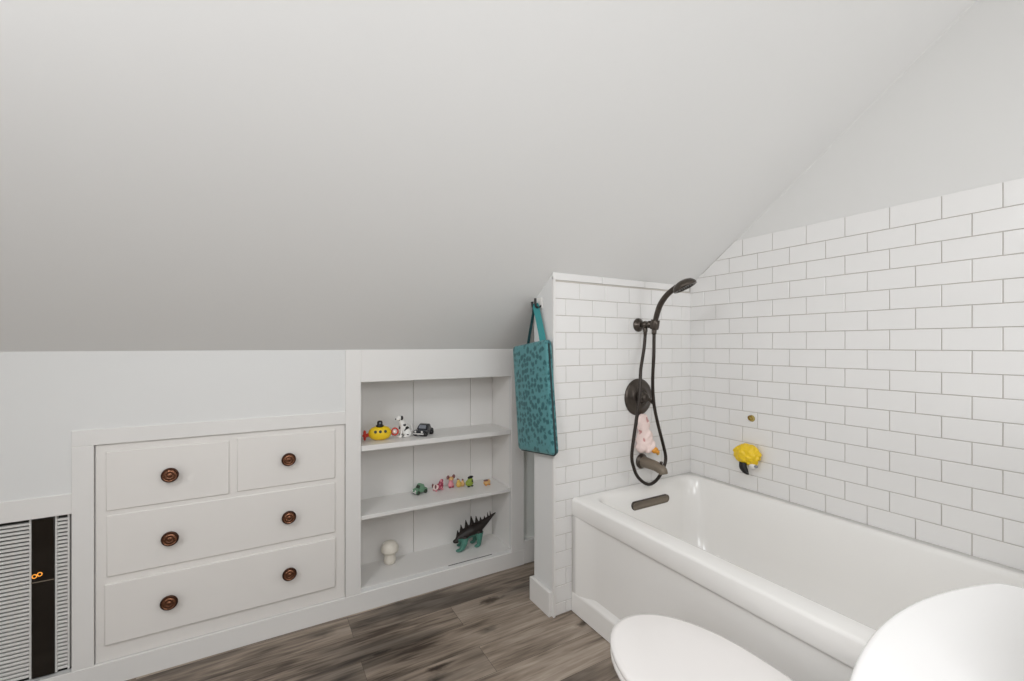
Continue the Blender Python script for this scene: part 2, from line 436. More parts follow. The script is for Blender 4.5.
# long tiled wall
WX = RX+.0072
m_ = MB()
ys = [BY, YF, KY+.02]
m_.poly([(WX+.002, BY, 0), (WX+.002, BY, TOP), (WX+.002, YF, TOP), (WX+.002, KY+.02, KZ-.015), (WX+.002, KY+.02, 0)], M['wall_upper'], (.09, 0, 0))
struct(m_.build('wall_right'), 'white wall above the tub')
m_ = MB(); pr = lambda u, d, z: (WX-d, u, z)
TT = 1.827
gp = [(WX-.0035, FY+.006, .50), (WX-.0035, .12, .50), (WX-.0035, .12, TT-.002), (WX-.0035, KY-(TT-KZ)/SL, TT-.002), (WX-.0035, FY+.006, cz(FY+.006)-.003)]
m_.poly(gp, M['grout'], (.006, 0, 0))
for k in range(0, 16):
    z0 = Z0+k*DZ; z1 = Z0+(k+1)*DZ if k < 15 else TT
    off = .527 if k % 2 == 0 else .4535
    y = off-PYt*3
    while y < FY-.010:
        ymax = FY+.002
        zc = (z0+z1)/2
        lim0, lim1 = KY-(z0-KZ)/SL, KY-(z1-KZ)/SL   # where the slope cuts the course
        a, c = max(y, .125), min(y+PYt, ymax)
        if ymax-c < .02: c = ymax
        if c-a > .008:
            if c <= lim1: tile(m_, a, c, z0, z1, pr)
            elif a < lim0-.01:                     # tile cut along the ceiling
                u0, u1 = a+TS/2, min(c, lim0-.002)
                pts = [(u0, z0+TS/2), (u1, z0+TS/2)]
                if c < lim0: pts.append((c-TS/2, cz(c)-.003))
                else: pts.append((u1-.001, z0+TS))
                if a < lim1: pts += [(lim1, z1-TS/2), (u0, z1-TS/2)]
                else: pts.append((u0, cz(u0)-.003))
                m_.poly([pr(u, .0072, z) for u, z in pts], M['tile'], (.007, 0, 0))
        y += PYt
struct(m_.build('wall_right_tiles'), 'white subway tile of the long tub wall')
# remaining shell behind the camera
m_ = MB(); m_.poly([(LX, BY, 0), (LX, KY+.02, 0), (LX, KY+.02, KZ), (LX, YF, TOP), (LX, BY, TOP)], M['wall'], (-.08, 0, 0)); struct(m_.build('wall_left'))
m_ = MB(); m_.poly([(LX, BY, 0), (RX+.1, BY, 0), (RX+.1, BY, TOP), (LX, BY, TOP)], M['wall'], (0, -.08, 0)); struct(m_.build('wall_front'))
m_ = MB(); m_.poly([(.74, .03, 0), (RX+.005, .03, 0), (RX+.005, .03, 1.05), (.74, .03, 1.05)], M['wall'], (0, .09, 0)); struct(m_.build('wall_tub_foot'))

# ------------------------------------------------------------------ drawer chest in the knee wall
ch = thing('drawer_chest', 'white built-in chest of drawers in the knee wall left of the toy shelves', 'drawers', (-.099, KY, .087))
m_ = MB()
m_.box(-.539, .341, KY+.004, KY+.016, .089, .905, M['drawer'])
m_.box(-.539, .341, KY+.016, KY+.40, .089, .905, M['drawer'])
m_.build('carcass', ch)
def drawer(x0, x1, z0, z1, knobs, tilt=0, y0=KY-.002):
    mb = MB(); mb.box(x0, x1, y0, KY+.0055, z0, z1, M['drawer'], .0035, 2)
    d = mb.build('drawer', ch)
    for kx, kz in knobs:
        kb = MB()
        T = frame((0, -1, 0), (kx, y0, kz))
        kb.lathe([(r*1.17, z) for r, z in [(.0, -.0005), (.013, -.0005), (.0125, .003), (.008, .006), (.0075, .013), (.012, .018), (.021, .0215), (.0245, .0255),
                  (.0245, .0285), (.0225, .031), (.0195, .0318), (.0185, .0302), (.016, .0300), (.0145, .0322), (.0105, .0335), (.0095, .0318), (.0065, .0318), (.005, .0338), (0, .0345)]], M['knob'], T, 32)
        kb.paint(lambda c, n: M['knob_dark'] if (math.hypot(c.x-kx, c.z-kz) > .0240 or (.0102 < math.hypot(c.x-kx, c.z-kz) < .0123)) else None)
        k = kb.build('knob', None); k.parent = d
        for v in k.data.vertices: v.co -= d.parent.location
        k['label'] = 'round turned copper knob'
drawer(-.509, -.119, .654, .878, [(-.313, .769)])
drawer(-.091, .298, .658, .884, [(.103, .776)])
drawer(-.507, .298, .405, .637, [(-.313, .519), (.104, .521)])
drawer(-.512, .298, .151, .380, [(-.315, .271), (.106, .273)], y0=KY-.007)

# ------------------------------------------------------------------ toy shelves in the knee wall
NB = 2.42
sh = thing('built_in_shelf', 'white recessed shelf unit holding small toys, right of the drawers', 'shelf', (.828, KY, .106))
m_ = MB()
gr = (.413, .744, 1.096, 1.244)
for a, c in zip(gr, gr[1:]): m_.box(a+.001, c-.001, NB, NB+.012, .106, 1.101, M['trim'], .002, 1)
m_.box(.40, 1.26, NB+.010, NB+.02, .09, 1.11, M['trim']); m_.build('back_panel', sh)
m_ = MB(); m_.box(.401, .4128, KY+.003, NB+.01, .09, 1.11, M['trim']); m_.build('side_panel', sh)
m_ = MB(); m_.box(1.2442, 1.256, KY+.003, NB+.01, .09, 1.11, M['trim']); m_.build('side_panel', sh)
m_ = MB(); m_.box(.41, 1.25, KY+.003, NB+.01, 1.1012, 1.113, M['trim']); m_.build('top_panel', sh)
m_ = MB(); m_.box(.412, 1.245, KY+.001, NB+.004, .094, .1085, M['trim'], .0015, 1); m_.box(.86, 1.12, KY-.0015, KY+.002, .1045, .1068, M['dark_void']); m_.build('bottom_panel', sh)
for z in (.793, .455):
    m_ = MB(); m_.box(.4145, 1.2425, KY-.001, NB-.0005, z-.026 if z > .6 else z-.019, z, M['trim'], .0015, 1); m_.build('shelf', sh)

# ------------------------------------------------------------------ wall heater in the opening at left
wh = thing('wall_heater', 'recessed silver louvred heater with a dark glass strip at far left', 'heater', (-.8, KY+.03, .088))
m_ = MB(); m_.box(VENT[0]-.02, VENT[1]+.004, KY+.16, KY+.18, .07, .68, M['dark_void'])
m_.box(VENT[0], VENT[1]+.001, KY+.023, KY+.16, .080, .0885, M['dark_void']); m_.box(VENT[0], VENT[1]+.001, KY+.023, KY+.16, .6645, .672, M['dark_void'])
m_.box(VENT[1], VENT[1]+.004, KY+.023, KY+.16, .088, .664, M['dark_void']); m_.box(VENT[0]-.004, VENT[0], KY+.023, KY+.16, .088, .664, M['dark_void'])
m_.build('housing', wh)
def louvre(x0, x1, y, n, pitch, side=False):
    mb = MB()
    for k in range(n):
        z = .100+k*pitch
        mb.box(x0, x1, y, y+.016, z, z+pitch*.60, M['louvre'], .0012, 1)
    mb.box(x0-.006, x0, y-.002, y+.018, .094, .660, M['louvre'], .001, 1); mb.box(x1, x1+.006, y-.002, y+.018, .094, .660, M['louvre'], .001, 1)
    mb.box(x0, x1, y+.012, y+.018, .094, .660, M['dark_void'])
    return mb.build('louvre_grille', wh)
louvre(-1.01, -.716, KY+.012, 40, .01385)
louvre(-.644, -.617, KY+.012, 40, .01385)
m_ = MB(); m_.box(-.709, -.650, KY+.006, KY+.028, .094, .660, M['black_gloss'], .002, 2); m_.box(-.709, -.650, KY+.0045, KY+.0065, .434, .437, M['bronze_flat'])
gp_ = m_.build('glass_strip', wh, label='dark glass control strip')
m_ = MB()
for dx in (-.0075, .0075):
    m_.tube([(-.694+dx*.9+.006*math.cos(t*PI/6), KY+.0045, .460+dx*.3+.0065*math.sin(t*PI/6)) for t in range(13)], .0014, M['orange_led'], 6)
m_.build('indicator_light', wh, label='small glowing orange double ring')
m_ = MB()
for k in range(40):
    z = .100+k*.01385; m_.box(-.6075, -.604, KY+.02, KY+.10, z, z+.007, M['louvre'])
m_.build('side_grille', wh)

# ------------------------------------------------------------------ bathtub
tb = thing('bathtub', 'long white alcove bathtub with panelled apron under the tiled wall', 'bathtub', (1.72, .92, 0))
TX0, TX1, TY0, TY1, TZ = 1.293, RX-.001, .125, FY-.001, .545
def rrect(x0, x1, y0, y1, r, z, n=10):
    pts = []
    for cx_, cy_, a0 in ((x1-r, y1-r, 0), (x0+r, y1-r, PI/2), (x0+r, y0+r, PI), (x1-r, y0+r, 1.5*PI)):
        for k in range(n+1):
            a = a0+PI/2*k/n; pts.append((cx_+r*math.cos(a), cy_+r*math.sin(a), z))
    return pts
m_ = MB()
bx0, bx1, by0, by1 = 1.388, 2.092, .235, 1.632
L_ = [rrect(TX0+.03, TX1, TY0, TY1, .004, .460), rrect(TX0+.006, TX1, TY0, TY1, .004, .4605), rrect(TX0+.002, TX1, TY0, TY1, .004, .463), rrect(TX0, TX1, TY0, TY1, .004, .468), rrect(TX0, TX1, TY0, TY1, .004, .50), rrect(TX0, TX1, TY0, TY1, .005, TZ-.012),
      rrect(TX0+.002, TX1-.001, TY0+.001, TY1-.001, .007, TZ-.004), rrect(TX0+.012, TX1-.002, TY0+.002, TY1-.001, .010, TZ),
      rrect(bx0-.016, bx1+.014, by0-.014, by1+.040, .10, TZ), rrect(bx0-.009, bx1+.009, by0-.009, by1+.026, .097, TZ-.0015), rrect(bx0-.004, bx1+.004, by0-.004, by1+.012, .095, TZ-.006),
      rrect(bx0, bx1, by0, by1, .09, TZ-.018), rrect(bx0+.02, bx1-.015, by0+.08, by1-.022, .095, .44), rrect(bx0+.04, bx1-.035, by0+.16, by1-.05, .10, .30),
      rrect(bx0+.055, bx1-.05, by0+.22, by1-.075, .11, .20), rrect(bx0+.085, bx1-.08, by0+.27, by1-.105, .11, .155), rrect(bx0+.14, bx1-.13, by0+.33, by1-.16, .11, .14)]
m_.loft(L_, M['enamel'], cap1=True)
m_.build('basin', tb)
m_ = MB()                                     # apron: stile, sloped bottom rail, recessed panel
prof = lambda y, inset: [(TX0+.0165, y, .125), (TX0+.010, y, .112), (TX0+.002, y, .100), (TX0, y, .092), (TX0, y, .004), (TX0+.04, y, .004), (TX0+.04, y, .125)]
m_.loft([prof(TY0, 0), prof(TY1-.001, 0)], M['enamel'], cap0=True, cap1=True, smooth=False)
strip = [(TX0+.03, TY1-.001), (TX0+.0012, TY1-.001), (TX0+.0012, TY1-.04)]
for k in range(1, 17):
    u = k/16; strip.append((TX0+.0012+.0148*(3*u*u-2*u**3), TY1-.04-.13*u))
strip += [(TX0+.016, y) for y in (TY1-.30, (TY0+TY1)/2, TY0+.30)]
for k in range(16, 0, -1):
    u = k/16; strip.append((TX0+.0012+.0148*(3*u*u-2*u**3), TY0+.04+.13*u))
strip += [(TX0+.0012, TY0+.04), (TX0+.0012, TY0), (TX0+.03, TY0)]
b = bmesh.new()
lo = [b.verts.new((x, y, .004)) for x, y in strip]; hi = [b.verts.new((x, y, .464)) for x, y in strip]
for k in range(len(strip)-1): b.faces.new((lo[k], lo[k+1], hi[k+1], hi[k]))
m_._merge(b, M['enamel'], None, True)
for f in m_.bm.faces:
    if abs(f.normal.y) > .99: f.smooth = False
m_.build('apron', tb)
m_ = MB()                                     # slotted overflow plate on the end of the basin
oz, ox0, ox1, orr = .463, 1.620, 1.890, .021
def cap_loop(r, yo):
    P = []
    for k in range(13): a = -PI/2+PI*k/12; P.append((ox1-orr+r*math.cos(a), yo, oz+r*math.sin(a)))
    for k in range(13): a = PI/2+PI*k/12; P.append((ox0+orr+r*math.cos(a), yo, oz+r*math.sin(a)))
    return P
m_.loft([cap_loop(orr, 1.630), cap_loop(orr, 1.609), cap_loop(orr-.002, 1.607), cap_loop(orr-.005, 1.607), cap_loop(orr-.006, 1.609)], M['bronze_flat'], cap1=True)
m_.paint(lambda c, n: M['bronze'] if abs(n.y) < .8 else None)
m_.build('overflow_plate', tb, label='dark bronze slotted overflow plate')

# ------------------------------------------------------------------ shower fittings
br = thing('shower_bracket', 'dark bronze round wall bracket holding the hand shower', 'shower bracket', (1.735, FY, 1.386))
WZ = FY-.001
m_ = MB(); T = frame((0, -1, 0), (1.735, WZ, 1.386))
m_.lathe([(0, 0), (.036, 0), (.036, .006), (.033, .010), (.028, .013), (.026, .016), (.020, .022), (.016, .026)], M['bronze'], T); m_.build('escutcheon', br)
m_ = MB()
m_.lathe([(.012, .020), (.012, .036), (.018, .039), (.020, .050), (.018, .058), (.012, .061), (.012, .070), (.019, .074), (.019, .086), (.013, .090), (.012, .100)], M['bronze'], T); m_.build('arm', br)
m_ = MB(); Tc = Matrix.Translation((1.735, 1.568, 1.384)) @ Matrix.Rotation(math.radians(12), 4, 'X')
m_.lathe([(.0155, -.024), (.021, -.024), (.0225, -.014), (.0225, .014), (.021, .024), (.0155, .024)], M['bronze'], Tc); m_.build('cradle', br)
m_ = MB(); m_.lathe([(.009, 0), (.012, -.004), (.012, -.020), (.010, -.026), (.009, -.040), (0, -.040)], M['bronze'], Matrix.Translation((1.735, 1.632, 1.372)), 20); m_.build('hose_outlet', br)

hs = thing('hand_shower', 'dark bronze hand shower with curved handle and hanging hose loop', 'hand shower', (1.735, 1.568, 1.384))
m_ = MB()
m_.tube([(1.735, 1.573, 1.335), (1.735, 1.568, 1.384), (1.735, 1.556, 1.43), (1.735, 1.533, 1.482), (1.735, 1.497, 1.522), (1.735, 1.462, 1.545), (1.735, 1.435, 1.557)],
        [.0115, .0125, .014, .0145, .014, .0135, .015], M['bronze'], 16, 2); m_.build('handle', hs)
m_ = MB()
dn = Vector((.24, -.36, -.90)).normalized()
T = frame(dn, (1.735, 1.394, 1.568))
m_.lathe([(0, -.020), (.022, -.018), (.042, -.010), (.053, .002), (.057, .012), (.055, .020), (.048, .022), (.046, .018), (0, .018)], M['bronze'], T, 36); m_.build('shower_head', hs)
m_ = MB()
for ring, cnt in ((.010, 6), (.022, 12), (.034, 18)):
    for k in range(cnt):
        a = 2*PI*k/cnt; m_.ball((ring*math.cos(a), ring*math.sin(a), .0185), .0026, M['black'], T, 8)
m_.build('nozzles', hs)
m_ = MB()
hp = [(1.735, 1.632, 1.338), (1.722, 1.628, 1.26), (1.690, 1.62, 1.152), (1.668, 1.605, 1.04), (1.646, 1.605, .914), (1.613, 1.605, .74), (1.622, 1.603, .668), (1.656, 1.602, .607), (1.728, 1.602, .5625),
      (1.800, 1.603, .585), (1.852, 1.605, .652), (1.858, 1.61, .71), (1.816, 1.61, .831), (1.765, 1.60, .967), (1.738, 1.585, 1.098), (1.735, 1.575, 1.22), (1.735, 1.573, 1.345)]
m_.tube(hp, .0085, M['hose'], 12, 2); m_.build('hose', hs, label='dark ribbed hose hanging in a long loop')

vl = thing('shower_valve', 'large dark bronze round valve plate with lever handle', 'valve', (1.735, FY, 1.004))
m_ = MB(); T = frame((0, -1, 0), (1.735, WZ, 1.004))
m_.lathe([(0, 0), (.098, 0), (.098, .004), (.094, .009), (.085, .012), (.060, .015), (.056, .019), (.046, .020), (0, .020)], M['bronze'], T, 48); m_.build('plate', vl)
m_ = MB(); m_.lathe([(.034, .018), (.034, .030), (.028, .036), (.026, .050), (.024, .058), (.016, .062), (0, .063)], M['bronze'], T, 28); m_.build('hub', vl)
m_ = MB()
m_.tube([(1.735, WZ-.046, 1.010), (1.748, WZ-.054, 1.000), (1.762, WZ-.060, .990), (1.778, WZ-.064, .978)], [.012, .0105, .0095, .011], M['bronze'], 12, 2)
m_.build('lever', vl)

sp = thing('tub_spout', 'dark bronze tub spout with diverter above the tub end', 'spout', (1.758, FY, .661))
m_ = MB(); T = frame((0, -1, 0), (1.758, WZ, .661)); m_.lathe([(0, 0), (.040, 0), (.040, .006), (.036, .010), (.031, .013), (.030, .018)], M['bronze'], T); m_.build('flange', sp)
m_ = MB()
m_.tube([(1.758, WZ-.012, .661), (1.758, WZ-.05, .660), (1.758, WZ-.09, .658), (1.758, WZ-.120, .653), (1.758, WZ-.142, .644), (1.758, WZ-.150, .628)],
        [.030, .0275, .026, .0255, .0245, .021], M['bronze_flat'], 20, 2); m_.build('spout_body', sp)
m_ = MB(); m_.lathe([(.004, 0), (.004, .014), (.008, .016), (.008, .024), (0, .026)], M['bronze'], Matrix.Translation((1.758, WZ-.135, .664)), 14); m_.build('diverter', sp)

# ------------------------------------------------------------------ bath toy behind the hose
bt = thing('bath_toy', 'pale pink soft bath toy with orange beak behind the hose loop', 'bath toy', (1.757, 1.645, .692))
m_ = MB()
m_.ball((1.752, 1.650, .782), (.054, .028, .064), M['pale_pink']); m_.ball((1.748, 1.654, .852), (.040, .024, .050), M['pale_pink'])
m_.ball((1.742, 1.656, .890), (.034, .018, .030), M['pale_pink']); m_.ball((1.775, 1.640, .745), (.040, .026, .036), M['pale_pink']); m_.ball((1.722, 1.648, .748), (.032, .022, .034), M['pale_pink'])
m_.fuse(.004, 4)
for v in m_.bm.verts:
    v.co += Vector((1, 1, 1)) * 0 + (v.normal if v.normal.length else Vector((0, 0, 1))) * noise.noise(v.co*45) * .006
m_.mats = [M['pale_pink']]
m_.paint(lambda c, n: M['rose_spot'] if noise.noise(c*38+Vector((3, 1, 7))) > .50 else None)
m_.build('body', bt)
m_ = MB(); m_.ball((1.790, 1.618, .728), (.020, .016, .017), M['orange']); m_.ball((1.798, 1.610, .720), (.014, .012, .009), M['orange']); m_.build('beak', bt)
m_ = MB(); m_.ball((1.815, 1.620, .712), (.010, .010, .014), M['gold']); m_.build('tail_tip', bt)

# ------------------------------------------------------------------ yellow pouf and suction hook on the long wall
pc = Vector((2.121, 1.322, .728))
pf_ = thing('bath_pouf', 'yellow ruffled bath pouf with black and white tag on tiled wall', 'bath pouf', (RX, 1.322, .64))
m_ = MB(); b = bmesh.new(); bmesh.ops.create_icosphere(b, subdivisions=5, radius=1)
for v in b.verts:
    n = v.co.copy()
    r = 1+.16*noise.noise(n*3.1)+.07*noise.noise(n*9)+.05*abs(math.sin(6*math.atan2(n.y, n.z)))
    v.co = Vector((pc.x+n.x*.036*r, pc.y+n.y*.064*r, pc.z+n.z*.050*r))
m_._merge(b, M['yellow'], None, True); m_.build('ruffle', pf_)
m_ = MB(); m_.tube([(2.10, 1.330, .690), (2.098, 1.328, .668), (2.098, 1.316, .650), (2.098, 1.300, .636)], [.018, .020, .016, .003], M['black'], 12, 2, flat=.7); m_.build('tag', pf_, label='black curved tag')
m_ = MB(); m_.ball((2.115, 1.290, .680), (.012, .020, .016), M['white_toy']); m_.ball((2.108, 1.268, .682), (.008, .009, .007), M['grey_toy']); m_.build('suction_pad', pf_, label='white and grey pad')
sc = thing('suction_hook', 'tiny brass ringed suction hook on the tile above the yellow pouf', 'hook', (RX, 1.298, .911))
T = frame((-1, 0, 0), (RX-.0005, 1.318, .908))
m_ = MB(); m_.lathe([(0, 0), (.017, 0), (.015, .004), (.009, .007), (.007, .011), (0, .011)], M['suction'], T, 24); m_.build('suction_cup', sc)
m_ = MB(); m_.tube([(RX-.014, 1.318+.0105*math.cos(k*PI/8), .911+.0105*math.sin(k*PI/8)) for k in range(17)], .0032, M['brass'], 8); m_.build('ring', sc)

# ------------------------------------------------------------------ wall hook and hanging teal bag on the stub wall end
hk = thing('wall_hook', 'white and black double hook high on the stub wall end', 'hook', (1.19, 1.805, 1.49))
m_ = MB(); m_.box(1.184, 1.1895, 1.775, 1.822, 1.460, 1.512, M['white_toy'], .002, 2); m_.build('base_plate', hk)
for y, top in ((1.783, 1.506), (1.812, 1.492)):
    m_ = MB(); m_.tube([(1.186, y, 1.472), (1.172, y, 1.464), (1.160, y, 1.464), (1.153, y, 1.474), (1.151, y, top)], [.0045, .0055, .0058, .0055, .006], M['black'], 10, 2); m_.build('prong', hk)
bg = thing('hanging_bag', 'flat teal patterned zip bag hanging from the hook on the stub wall', 'bag', (1.160, 1.808, 1.025))
bg.rotation_euler = (math.radians(-6.5), 0, 0)
W2, H2, D2 = .160, .266, .019
m_ = MB(); b = bmesh.new()
nx, nz = 14, 22
def bagpt(u, w, side):
    e = max(abs(u), abs(w)); puff = (1-u**4)*(1-w**4)
    return (side*(D2*.55+D2*.55*puff), u*W2, w*H2)
loops = []
for inset, xx in ((.030, -1), (.012, -.93), (.003, -.72), (0, -.35), (0, .35), (.003, .72), (.012, .93), (.030, 1)):
    loops.append([(xx*D2, y, z) for y, z, _ in rrect(-W2+inset, W2-inset, -H2+inset, H2-inset, max(.020-inset*.3, .008), 0, 6)])
inner = lambda s: [[(s*D2*f, y, z) for y, z, _ in rrect(-W2+i, W2-i, -H2+i, H2-i, .02, 0, 6)] for i, f in ((.07, 1.22), (.12, 1.34))]
loops = inner(-1)[::-1]+loops+inner(1)
m_.loft(loops, M['bag'], cap0=True, cap1=True); m_.build('body', bg, world=False)
m_ = MB(); zp = [(-.004, y*1.0, z) for y, z, _ in rrect(-W2-.0005, W2+.0005, -H2-.0005, H2+.0005, .020, 0, 6)]
m_.tube([zp[13]]+zp[14:28][:8], .0045, M['zipper'], 8); m_.build('zipper', bg, world=False, label='dark zip along the edge')
def ribbon(mb, pts, w, t, m, wdir):
    wd = Vector(wdir).normalized(); P = [Vector(p) for p in pts]
    lp = []
    for i, p in enumerate(P):
        tt = (P[min(i+1, len(P)-1)]-P[max(i-1, 0)]).normalized(); nn = tt.cross(wd).normalized()
        lp.append([p+wd*w/2+nn*t/2, p-wd*w/2+nn*t/2, p-wd*w/2-nn*t/2, p+wd*w/2-nn*t/2])
    mb.loft(lp, m, cap0=True, cap1=True, smooth=False)
m_ = MB()
ribbon(m_, [(.004, -.104, .256), (.004, -.094, .31), (.004, -.080, .37), (.003, -.070, .41), (.001, -.063, .446), (.001, -.058, .455)], .034, .002, M['strap'], (-.6, 1, 0))
m_.build('strap', bg, world=False)
m_ = MB()
ribbon(m_, [(.004, .034, .256), (.004, .012, .31), (.004, -.016, .37), (.003, -.036, .41), (.001, -.048, .444), (.001, -.054, .454)], .018, .002, M['strap_dark'], (1, .25, 0))
m_.build('strap', bg, world=False, label='darker inner side of the strap')

# ------------------------------------------------------------------ toilet
to = thing('toilet', 'white two-piece toilet with closed lid beside the tub', 'toilet', (1.0, .55, 0))
CX = .988
def egg(w, yb, yf, z, n=48, cx=CX, p=2.25):
    """seat outline: rounded front, flatter back"""
    pts = []; ym = yb+(yf-yb)*.42
    for k in range(n):
        a = 2*PI*k/n; c, s = math.cos(a), math.sin(a)
        x = math.copysign(abs(c)**(2/2.1), c)*w
        if s >= 0: y = ym+(yf-ym)*abs(s)**(2/2.0)
        else: y = ym-(ym-yb)*abs(s)**(2/3.6); x = math.copysign(abs(c)**(2/3.0), c)*w
        pts.append((cx+x, y, z))
    return pts
YB, YFt = .50, 1.007
m_ = MB()
m_.loft([egg(.186, YB, YFt, .412), egg(.190, YB, YFt+.004, .416), egg(.191, YB, YFt+.005, .424), egg(.187, YB, YFt+.002, .4295), egg(.176, YB+.01, YFt-.012, .432), egg(.12, YB+.05, YFt-.09, .4335), egg(.05, YB+.14, YFt-.22, .434)], M['seat'], cap0=True, cap1=True)
m_.build('lid', to)
m_ = MB()
m_.loft([egg(.187, YB+.0, YFt+.001, .390), egg(.190, YB, YFt+.004, .394), egg(.190, YB, YFt+.004, .404), egg(.185, YB, YFt-.001, .4085), egg(.12, YB+.06, YFt-.1, .4085)], M['seat'], cap0=True, cap1=True)
m_.build('seat', to)
m_ = MB()
m_.loft([egg(.110, .33, .80, .0), egg(.112, .33, .81, .03), egg(.105, .36, .80, .10), egg(.110, .40, .84, .19), egg(.150, .44, .93, .28), egg(.176, .46, .978, .34), egg(.184, .46, .992, .372), egg(.182, .46, .990, .386), egg(.15, .50, .95, .389)], M['porcelain'], cap0=True, cap1=True)
m_.box(CX-.12, CX+.12, .20, .50, .26, .40, M['porcelain'], .03, 3)
m_.build('bowl', to)
for s in (-1, 1):
    m_ = MB(); m_.box(CX+s*.075-.02, CX+s*.075+.02, .475, .505, .395, .43, M['seat'], .006, 2); m_.build('hinge', to)
TXa, TXb = .625, 1.258
def bow(x0, x1, yb, yf, r, z, sag=.0595, n=40):
    """tank outline with a bowed front"""
    cx_ = (x0+x1)/2; hw = (x1-x0)/2; pts = []
    for k in range(n+1):
        t = -1+2*k/n; u = math.sin(t*PI/2)
        y = yf-sag*u*u - (0 if abs(u) < .93 else (abs(u)-.93)**2*4)
        pts.append((cx_+hw*u, y, z))
    pts += [(x1, yb+.012, z), (x1-.012, yb, z), (x0+.012, yb, z), (x0, yb+.012, z)]
    return pts
m_ = MB()
m_.loft([bow(TXa+.05, TXb-.05, .135, .275, .02, .402), bow(TXa+.03, TXb-.03, .130, .295, .02, .43), bow(TXa+.016, TXb-.016, .128, .305, .02, .70), bow(TXa+.014, TXb-.014, .128, .307, .02, .775)], M['porcelain'], cap0=True, cap1=True)
m_.build('tank', to)
m_ = MB()
tl = [bow(TXa+.006, TXb-.006, .126, .320, .02, .778), bow(TXa, TXb, .124, .326, .02, .783), bow(TXa, TXb, .124, .3265, .02, .812), bow(TXa+.0015, TXb-.0015, .125, .325, .02, .8165), bow(TXa+.005, TXb-.005, .128, .3215, .02, .8195), bow(TXa+.009, TXb-.009, .132, .3175, .02, .820)]
m_.loft(tl, M['porcelain'], cap0=True)
m_.poly([(x, y, .820) for x, y, z in tl[-1]], M['porcelain'])
m_.build('tank_lid', to)

# ------------------------------------------------------------------ toys, top shelf (z .793)
S1, S2, S3 = .7932, .4552, .1087
sb = thing('toy_submarine', 'yellow toy submarine with red propeller on the top shelf', 'toy submarine', (.524, 2.275, S1), math.radians(-8))
sb.scale = (.93, .93, .93)
m_ = MB(); prof = [(-.062, 0.0), (-.058, .016), (-.045, .030), (-.02, .038), (.02, .039), (.045, .031), (.058, .017), (.062, 0)]
m_.lathe([(r, x) for x, r in prof], M['yellow'], Matrix.Translation((0, 0, .040)) @ Matrix.Rotation(PI/2, 4, 'Y'), 32, 1.0, .9); m_.build('hull', sb, world=False)
m_ = MB(); m_.lathe([(.021, .074), (.021, .082), (.015, .086), (.015, .098), (.012, .106), (0, .109)], M['black'], None, 20); m_.ball((0, -.012, .096), .006, M['grey_toy'], None, 10); m_.build('hatch', sb, world=False)
for dx in (-.026, 0, .026):
    m_ = MB(); m_.lathe([(0, 0), (.0078, 0), (.0078, .004), (.006, .005), (0, .005)], M['dark_green'], frame((0, -1, .28), (dx, -.0315, .052)), 14); m_.build('porthole', sb, world=False)
m_ = MB()
m_.tube([(-.058, 0, .034), (-.074, 0, .030)], .010, M['red'], 12)
for a in range(3):
    aa = a*2*PI/3+PI/2; T = Matrix.Translation((-.079, 0, .030)) @ Matrix.Rotation(aa, 4, 'X')
    m_.ball((0, 0, .016), (.008, .009, .016), M['red'], T, 12)
m_.ball((-.083, 0, .030), .009, M['red'], None, 12); m_.build('propeller', sb, world=False, label='red propeller')
m_ = MB(); m_.tube([(.080+.017*math.cos(k*PI/10), 0, .042+.019*math.sin(k*PI/10)) for k in range(21)], .0042, M['red'], 8)
m_.ball((.080, 0, .042), (.010, .006, .011), M['pale_pink'], None, 12); m_.tube([(.058, 0, .042), (.066, 0, .042)], .006, M['red'], 8); m_.build('ring', sb, world=False, label='red pull ring')

def blobs(name, parent, shapes, m, paint=None, vox=.0025, sm=3, label=None):
    mb = MB()
    for s in shapes: mb.ball(s[0], s[1], m, None, 16)
    mb.fuse(vox, sm); mb.mats = [m]
    if paint: mb.paint(paint)
    return mb.build(name, parent, world=False, label=label)
dg = thing('toy_dog', 'white sitting toy dog with black spots next to the toy submarine', 'toy dog', (.648, 2.290, S1), math.radians(10))
mb = MB()
mb.tube([(.020, 0, .022), (.004, 0, .06), (-.012, 0, .090)], [.024, .020, .013], M['white_toy'], 12, 2)
mb.ball((-.020, -.002, .104), (.017, .014, .014), M['white_toy']); mb.ball((-.034, -.006, .099), (.011, .009, .008), M['white_toy'])
for y in (-.010, .010): mb.tube([(-.008, y, .066), (-.014, y, .035), (-.017, y, .006)], [.009, .007, .007], M['white_toy'], 10, 1); mb.ball((-.021, y, .006), (.011, .007, .006), M['white_toy'])
for y in (-.017, .017): mb.ball((.022, y, .022), (.018, .010, .022), M['white_toy']); mb.ball((.008, y, .006), (.016, .007, .006), M['white_toy'])
mb.fuse(.0028, 2); mb.mats = [M['white_toy']]
mb.paint(lambda c, n: M['black'] if noise.noise(c*62+Vector((4.2, 0, 1.4))) > .30 and c.z > .012 and c.z < .093 else None)
mb.build('body', dg, world=False)
for y in (-.013, .012):
    m_ = MB(); m_.ball((-.013, y, .104), (.008, .005, .012), M['black'], None, 12); m_.build('ear', dg, world=False)
m_ = MB(); m_.ball((-.045, -.007, .101), .004, M['black'], None, 10); m_.build('nose', dg, world=False)
m_ = MB(); m_.tube([(.040, 0, .018), (.052, 0, .030), (.050, 0, .052), (.044, 0, .062)], [.006, .005, .004, .003], M['white_toy'], 8, 2); m_.build('tail', dg, world=False)

